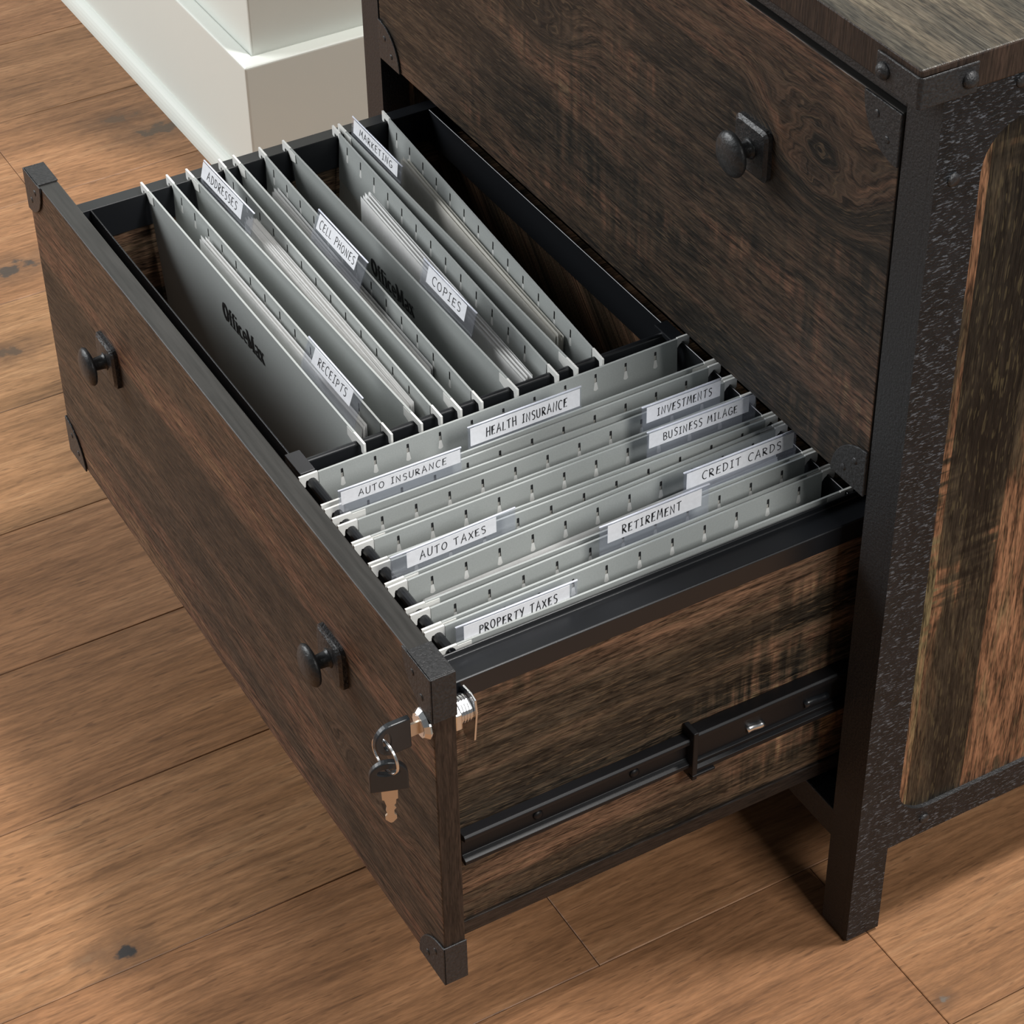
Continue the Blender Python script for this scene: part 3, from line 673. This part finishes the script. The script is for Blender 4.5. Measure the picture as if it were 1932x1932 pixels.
# ------------------------------------------------------------------ hanging folders
ZBOT = FZ-.2340
def make_folder(axis, text, label, far, near, tab, ins, slots, hem=.036, bows=(0,0), logo=None, lean=0.0, seed=0, group=None, zoff=0.0):
    """axis 'x': folder runs along y (right bay), seen from +x.  axis 'y': runs along x (left bay), seen from -y.
       far/near = (position at the u0 end, at the u1 end) of the two rods; tab/ins = (u0,u1,z0,z1)"""
    rnd = random.Random(seed)
    if axis == 'x':
        U0, U1, B0, B1, vs = -.2894, .0274, -.2750, .0165, 1
        P = lambda u, t_, z: (t_, u, z)
    else:
        U0, U1, B0, B1, vs = .0301, .4245, .0452, .4085, -1
        P = lambda u, t_, z: (u, t_, z)
    top = lambda pr, bow: (lambda u: pr[0]+(pr[1]-pr[0])*(u-U0)/(U1-U0)+bow*math.sin(math.pi*max(0,min(1,(u-B0)/(B1-B0)))))
    tf, tn = top(far, bows[0]), top(near, bows[1])
    tb = lambda u: (tf(u)+tn(u))/2
    e = empty('hanging_folder', P((U0+U1)/2, tb((U0+U1)/2), ZBOT), label, 'folder', group)
    for tt, is_far in ((tf, True), (tn, False)):
        zt_ = FZ-.0004+(zoff if not is_far else 0)
        def sheet(off):
            def fn(a, b):
                u = B0+(B1-B0)*a; z = zt_+(ZBOT-zt_)*b
                k = b**1.15
                return P(u, tt(u)*(1-k)+tb(u)*k + off*(1 if is_far else -1)*vs*1.0, z)
            return fn
        m = MB()
        m.grid(14, 8, sheet(-.00025), 0)                      # outside face
        m.grid(14, 8, sheet(+.00025), 1)                      # inside face
        # folded hem on the inside, its slots cut right through
        s_in = (1 if is_far else -1)*vs
        def hp(u, dz):
            b = dz/(zt_-ZBOT); k = b**1.15
            return P(u, tt(u)*(1-k)+tb(u)*k + s_in*(.0013 if dz < .010 else .0012 if dz < .02 else .0009), zt_-dz)
        if is_far:
            edges = []
            for su in slots: edges.append((su, [(.0042,.0009),(.0118,.0010),(.0150,.0015),(.0172,.0019),(.0180,.0012)]))
            prev = None; cells = [(None, edges[0])]+[(edges[i], edges[i+1]) for i in range(len(edges)-1)]+[(edges[-1], None)]
            for a, b in cells:
                ua = B0 if a is None else a[0]; ub = B1 if b is None else b[0]
                lf = [(ua, 0), (ua, .0042)] if a is None else [(ua, 0)]+[(ua, .0040)]+[(ua+w_, d_) for d_, w_ in a[1]]+[(ua, .0184)]
                rt = [(ub, 0), (ub, .0042)] if b is None else [(ub, 0)]+[(ub, .0040)]+[(ub-w_, d_) for d_, w_ in b[1]]+[(ub, .0184)]
                lf += [(ua, hem)]; rt += [(ub, hem)]
                poly = lf + rt[::-1]
                m.add([hp(u, dz) for u, dz in poly], [tuple(range(len(poly)))], 0)
            for su in slots:
                for sd in (-1, 1):
                    q = [(su, .0112), (su+sd*.0009, .0112), (su+sd*.0010,.0118), (su+sd*.0015,.0150), (su+sd*.0019,.0172), (su+sd*.0012,.0180), (su, .0184)]
                    m.add([hp(u, dz) for u, dz in q], [tuple(range(len(q)))], 2)  # fill flush with the hem, slot bottoms painted bright as if lit
        else:
            m.grid(14, 2, lambda a, b: hp(B0+(B1-B0)*a, hem*b), 0)
        m.grid(14, 1, lambda a, b: P(B0+(B1-B0)*a, tt(B0+(B1-B0)*a)+s_in*(.0013*b-.00025*(1-b)), zt_), 0)
        pn = m.build('folder_panel', [M['card_out'], M['card_in'], M['lit_slot']], e, fixn=False)
        # rod with its two white hooks
        r = MB()
        r.grid(14, 1, lambda a, b: P(B0+.009+(B1-B0-.018)*a, tt(B0+.009+(B1-B0-.018)*a)+s_in*.0007, zt_-.0010-.0078*b), 1)
        zt2 = FZ+(zoff if not is_far else 0)
        for (tip, bd, s) in ((U0, B0, 1), (U1, B1, -1)):
            pts = [(tip, zt2), (bd-s*.0004, zt2), (bd+s*.0002, zt2-.0012), (bd+s*.010, zt2-.0012), (bd+s*.010, zt2-.0085), (bd+s*.0015, zt2-.0105), (bd, zt2-.0092), (bd-s*.0022, zt2-.0062), (bd-s*.0046, zt2-.0047), (tip+s*.0052, zt2-.0045), (tip+s*.0046, zt2-.0062), (tip+s*.0044, zt2-.0096), (tip+s*.0012, zt2-.0098), (tip, zt2-.0080)]
            r.prism(pts if s > 0 else pts[::-1], -.0006, .0010, lambda u,v,h: P(u, tt(u)+s_in*h, v), 0)
        r.build('hook_rod', [M['rod'], M['rod_dark']], e)
        if not is_far and logo:
            lg = logo_mesh(*logo, lambda u,v: P(u, tt(u)*(1-((zt_-v)/(zt_-ZBOT))**1.15)+tb(u)*((zt_-v)/(zt_-ZBOT))**1.15+vs*.0007, v))
            lg.build('printed_name', M['logo'], pn)
    # plastic index tab on the near rod
    off = lambda z: -vs*.0030 - vs*lean*max(0, (z-(FZ-.002)))/.0125
    TP = lambda u, z, d: P(u, tn(u)+off(z)+vs*d, z)
    m = MB(); m.grid(6, 4, lambda a, b: TP(tab[0]+(tab[1]-tab[0])*a, tab[2]+(tab[3]-tab[2])*b, 0)); m.grid(6, 4, lambda a, b: TP(tab[0]+(tab[1]-tab[0])*a, tab[2]+(tab[3]-tab[2])*b, .0011))
    tbo = m.build('index_tab', M['clear'], e, fixn=False)
    m = MB(); m.tube([TP(tab[0]+(tab[1]-tab[0])*k/6, tab[3]+.0002, .0005) for k in range(7)], .0007, 6); m.build('tab_fold', M['clear_edge'], tbo, smooth=True)
    m = MB(); m.grid(6, 3, lambda a, b: TP(ins[0]+(ins[1]-ins[0])*a, ins[2]+(ins[3]-ins[2])*b, .0014)); m.build('paper_insert', M['insert'], tbo, solid=.0002, fixn=False)
    lw = (ins[1]-ins[0]); lh = ins[3]-ins[2]
    tl = {'CELL PHONES': (.06,.04), 'RETIREMENT': (.15,.22)}.get(text, (.14,.12))
    ltm = lettering(text, ins[0]+lw*tl[0], ins[1]-lw*tl[1], ins[2]+lh*.24, ins[2]+lh*.76, lambda u,v: TP(u, v, .00165), rnd)
    ltm.build('handwriting', M['ink'], tbo, fixn=False)
    return e, tf, tn, tb, P, vs
RS = [-.2575+.0255*i for i in range(11)]
LS = [.0615+.02617*i for i in range(13)]
RF = {}
def rfold(text, extra, far, near, tab, ins, **k):
    RF[text] = make_folder('x', text, 'grey letter hanging folder '+extra, far, near, tab, ins, RS, hem=.0335, group='hanging folders in the right bay of the drawer', **k)
def lfold(text, extra, far, near, tab, ins, **k):
    RF[text] = make_folder('y', text, 'grey legal hanging folder '+extra, far, near, tab, ins, LS, hem=.042, group='hanging folders in the left bay of the drawer', **k)
Z0 = FZ-.006
rfold('HEALTH INSURANCE', 'with tab reading HEALTH INSURANCE, beside the divider bar', (.4342,.4290), (.4685,.4650), (-.1755,-.0850,Z0,.3935), (-.1740,-.0865,.3778,.3928), seed=1)
rfold('AUTO INSURANCE', 'with tab reading AUTO INSURANCE', (.4735,.4700), (.4849,.4876), (-.2825,-.1905,Z0-.003,.3950), (-.2810,-.1917,.3835,.3943), seed=2, bows=(0,-.0006))
rfold('INVESTMENTS', 'with tab reading INVESTMENTS near the back rail', (.4932,.4905), (.5135,.5112), (-.0640,.0012,Z0,.3960), (-.0605,.0002,.3822,.3955), seed=3, bows=(.001,0))
rfold('BUSINESS MILAGE', 'with tab reading BUSINESS MILAGE', (.5165,.5135), (.5375,.5378), (-.0762,.0125,Z0,.3965), (-.0750,.0062,.3833,.3960), seed=4)
rfold('AUTO TAXES', 'with tab reading AUTO TAXES near the drawer front', (.5408,.5412), (.5605,.5500), (-.2832,-.1900,Z0,.3935), (-.2718,-.2050,.3805,.3930), seed=5)
rfold('CREDIT CARDS', 'with tab reading CREDIT CARDS near the back rail', (.5640,.5530), (.5885,.5855), (-.0785,.0130,Z0,.3962), (-.0765,.0100,.3825,.3957), seed=6)
rfold('RETIREMENT', 'with tab reading RETIREMENT', (.5946,.5885), (.6105,.6055), (-.1570,-.0720,Z0,.3990), (-.1512,-.0785,.3842,.3985), seed=7, bows=(-.001,0))
rfold('PROPERTY TAXES', 'with tab reading PROPERTY TAXES against the side rail', (.6135,.6085), (.6300,.6298), (-.2745,-.1865,.3600,.3842), (-.2692,-.1926,.3695,.3837), seed=8, zoff=-.0030)
lfold('RECEIPTS', 'with tab reading RECEIPTS, frontmost of the left bay', (-.2111,-.2131), (-.2335,-.2345), (.3180,.4030,Z0,.3972), (.3312,.3912,.3850,.3966), lean=.0046, logo=(.1800,.2540,.3350,.3515), seed=9)
lfold('ADDRESSES', 'with tab reading ADDRESSES', (-.1653,-.1741), (-.1944,-.1900), (.0530,.1450,Z0,.3935), (.0535,.1270,.3800,.3930), lean=.0032, seed=10)
lfold('CELL PHONES', 'with tab reading CELL PHONES', (-.1294,-.1416), (-.1531,-.1589), (.1720,.2570,Z0,.3982), (.1768,.2432,.3858,.3976), lean=.0048, seed=11)
lfold('COPIES', 'with tab reading COPIES and a printed black name', (-.0624,-.0799), (-.1084,-.1134), (.2690,.3515,Z0,.3950), (.2785,.3385,.3815,.3945), lean=.0030, logo=(.1860,.2590,.3360,.3520), seed=12)
lfold('MARKETING', 'with tab reading MARKETING, rearmost of the left bay', (-.0161,-.0425), (-.0575,-.0643), (.0505,.1405,Z0,.3918), (.0548,.1345,.3797,.3914), lean=.0014, seed=13)

# ------------------------------------------------------------------ papers standing in the folders
def papers(text, label, u0, u1, ztop, n, off0, step, mat='paper', seed=0, fan=.003):
    """n sheets leaning on the far panel of a folder"""
    e, tf, tn, tb, P, vs = RF[text]; rnd = random.Random(seed)
    o = empty('paper_stack', P((u0+u1)/2, tb((u0+u1)/2), ZBOT+.006), label, 'papers', 'papers filed in the hanging folders')
    for i in range(n):
        zt_ = ztop-rnd.uniform(0, fan); ua = u0+rnd.uniform(-.002,.002); ub = u1+rnd.uniform(-.002,.002); d = off0+i*step; bw = rnd.uniform(-.0006,.0012)
        zb_ = ZBOT+.006
        def fn(a, b):
            u = ua+(ub-ua)*a; z = zt_+(zb_-zt_)*b
            k = ((FZ-z)/(FZ-ZBOT))**1.15
            wdt = abs(tn(u)-tf(u)); room = max(.0008, wdt*(1-k)-.0030)
            return P(u, tf(u)*(1-k)+tb(u)*k + vs*(.0014+min(d, room)*(.35+.65*(1-b)) + bw*math.sin(math.pi*a)), z)
        m = MB(); m.grid(10, 5, fn); m.build('sheet', M[mat], o, fixn=False)
papers('RECEIPTS', 'white papers inside the RECEIPTS folder', .116, .395, .3690, 5, .004, .0012, seed=1, fan=.005)
papers('ADDRESSES', 'thick stack of white papers inside the ADDRESSES folder', .114, .393, .3715, 10, .004, .0011, seed=2, fan=.002)
papers('CELL PHONES', 'white papers inside the CELL PHONES folder', .072, .352, .3630, 5, .0015, .0014, seed=3, fan=.004)
papers('COPIES', 'fanned white papers inside the COPIES folder', .128, .407, .3700, 7, .010, .0013, seed=4, fan=.003)
papers('MARKETING', 'cream papers inside the MARKETING folder', .088, .368, .3650, 7, .002, .0009, 'paper_cream', seed=5, fan=.003)
papers('INVESTMENTS', 'white papers inside the INVESTMENTS folder', -.262, .010, .3640, 4, .006, .0010, seed=6)
papers('BUSINESS MILAGE', 'white papers inside the BUSINESS MILAGE folder', -.260, .012, .3610, 4, .007, .0012, 'paper_cream', seed=7)
papers('AUTO TAXES', 'white papers inside the AUTO TAXES folder', -.266, .010, .3600, 4, .008, .0010, 'paper_cream', seed=8)
papers('CREDIT CARDS', 'white papers inside the CREDIT CARDS folder', -.268, .010, .3640, 6, .007, .0012, seed=9)
papers('RETIREMENT', 'white papers inside the RETIREMENT folder', -.256, .014, .3660, 5, .006, .0010, seed=10)
papers('PROPERTY TAXES', 'white papers inside the PROPERTY TAXES folder', -.270, .012, .3600, 5, .006, .0012, seed=11)
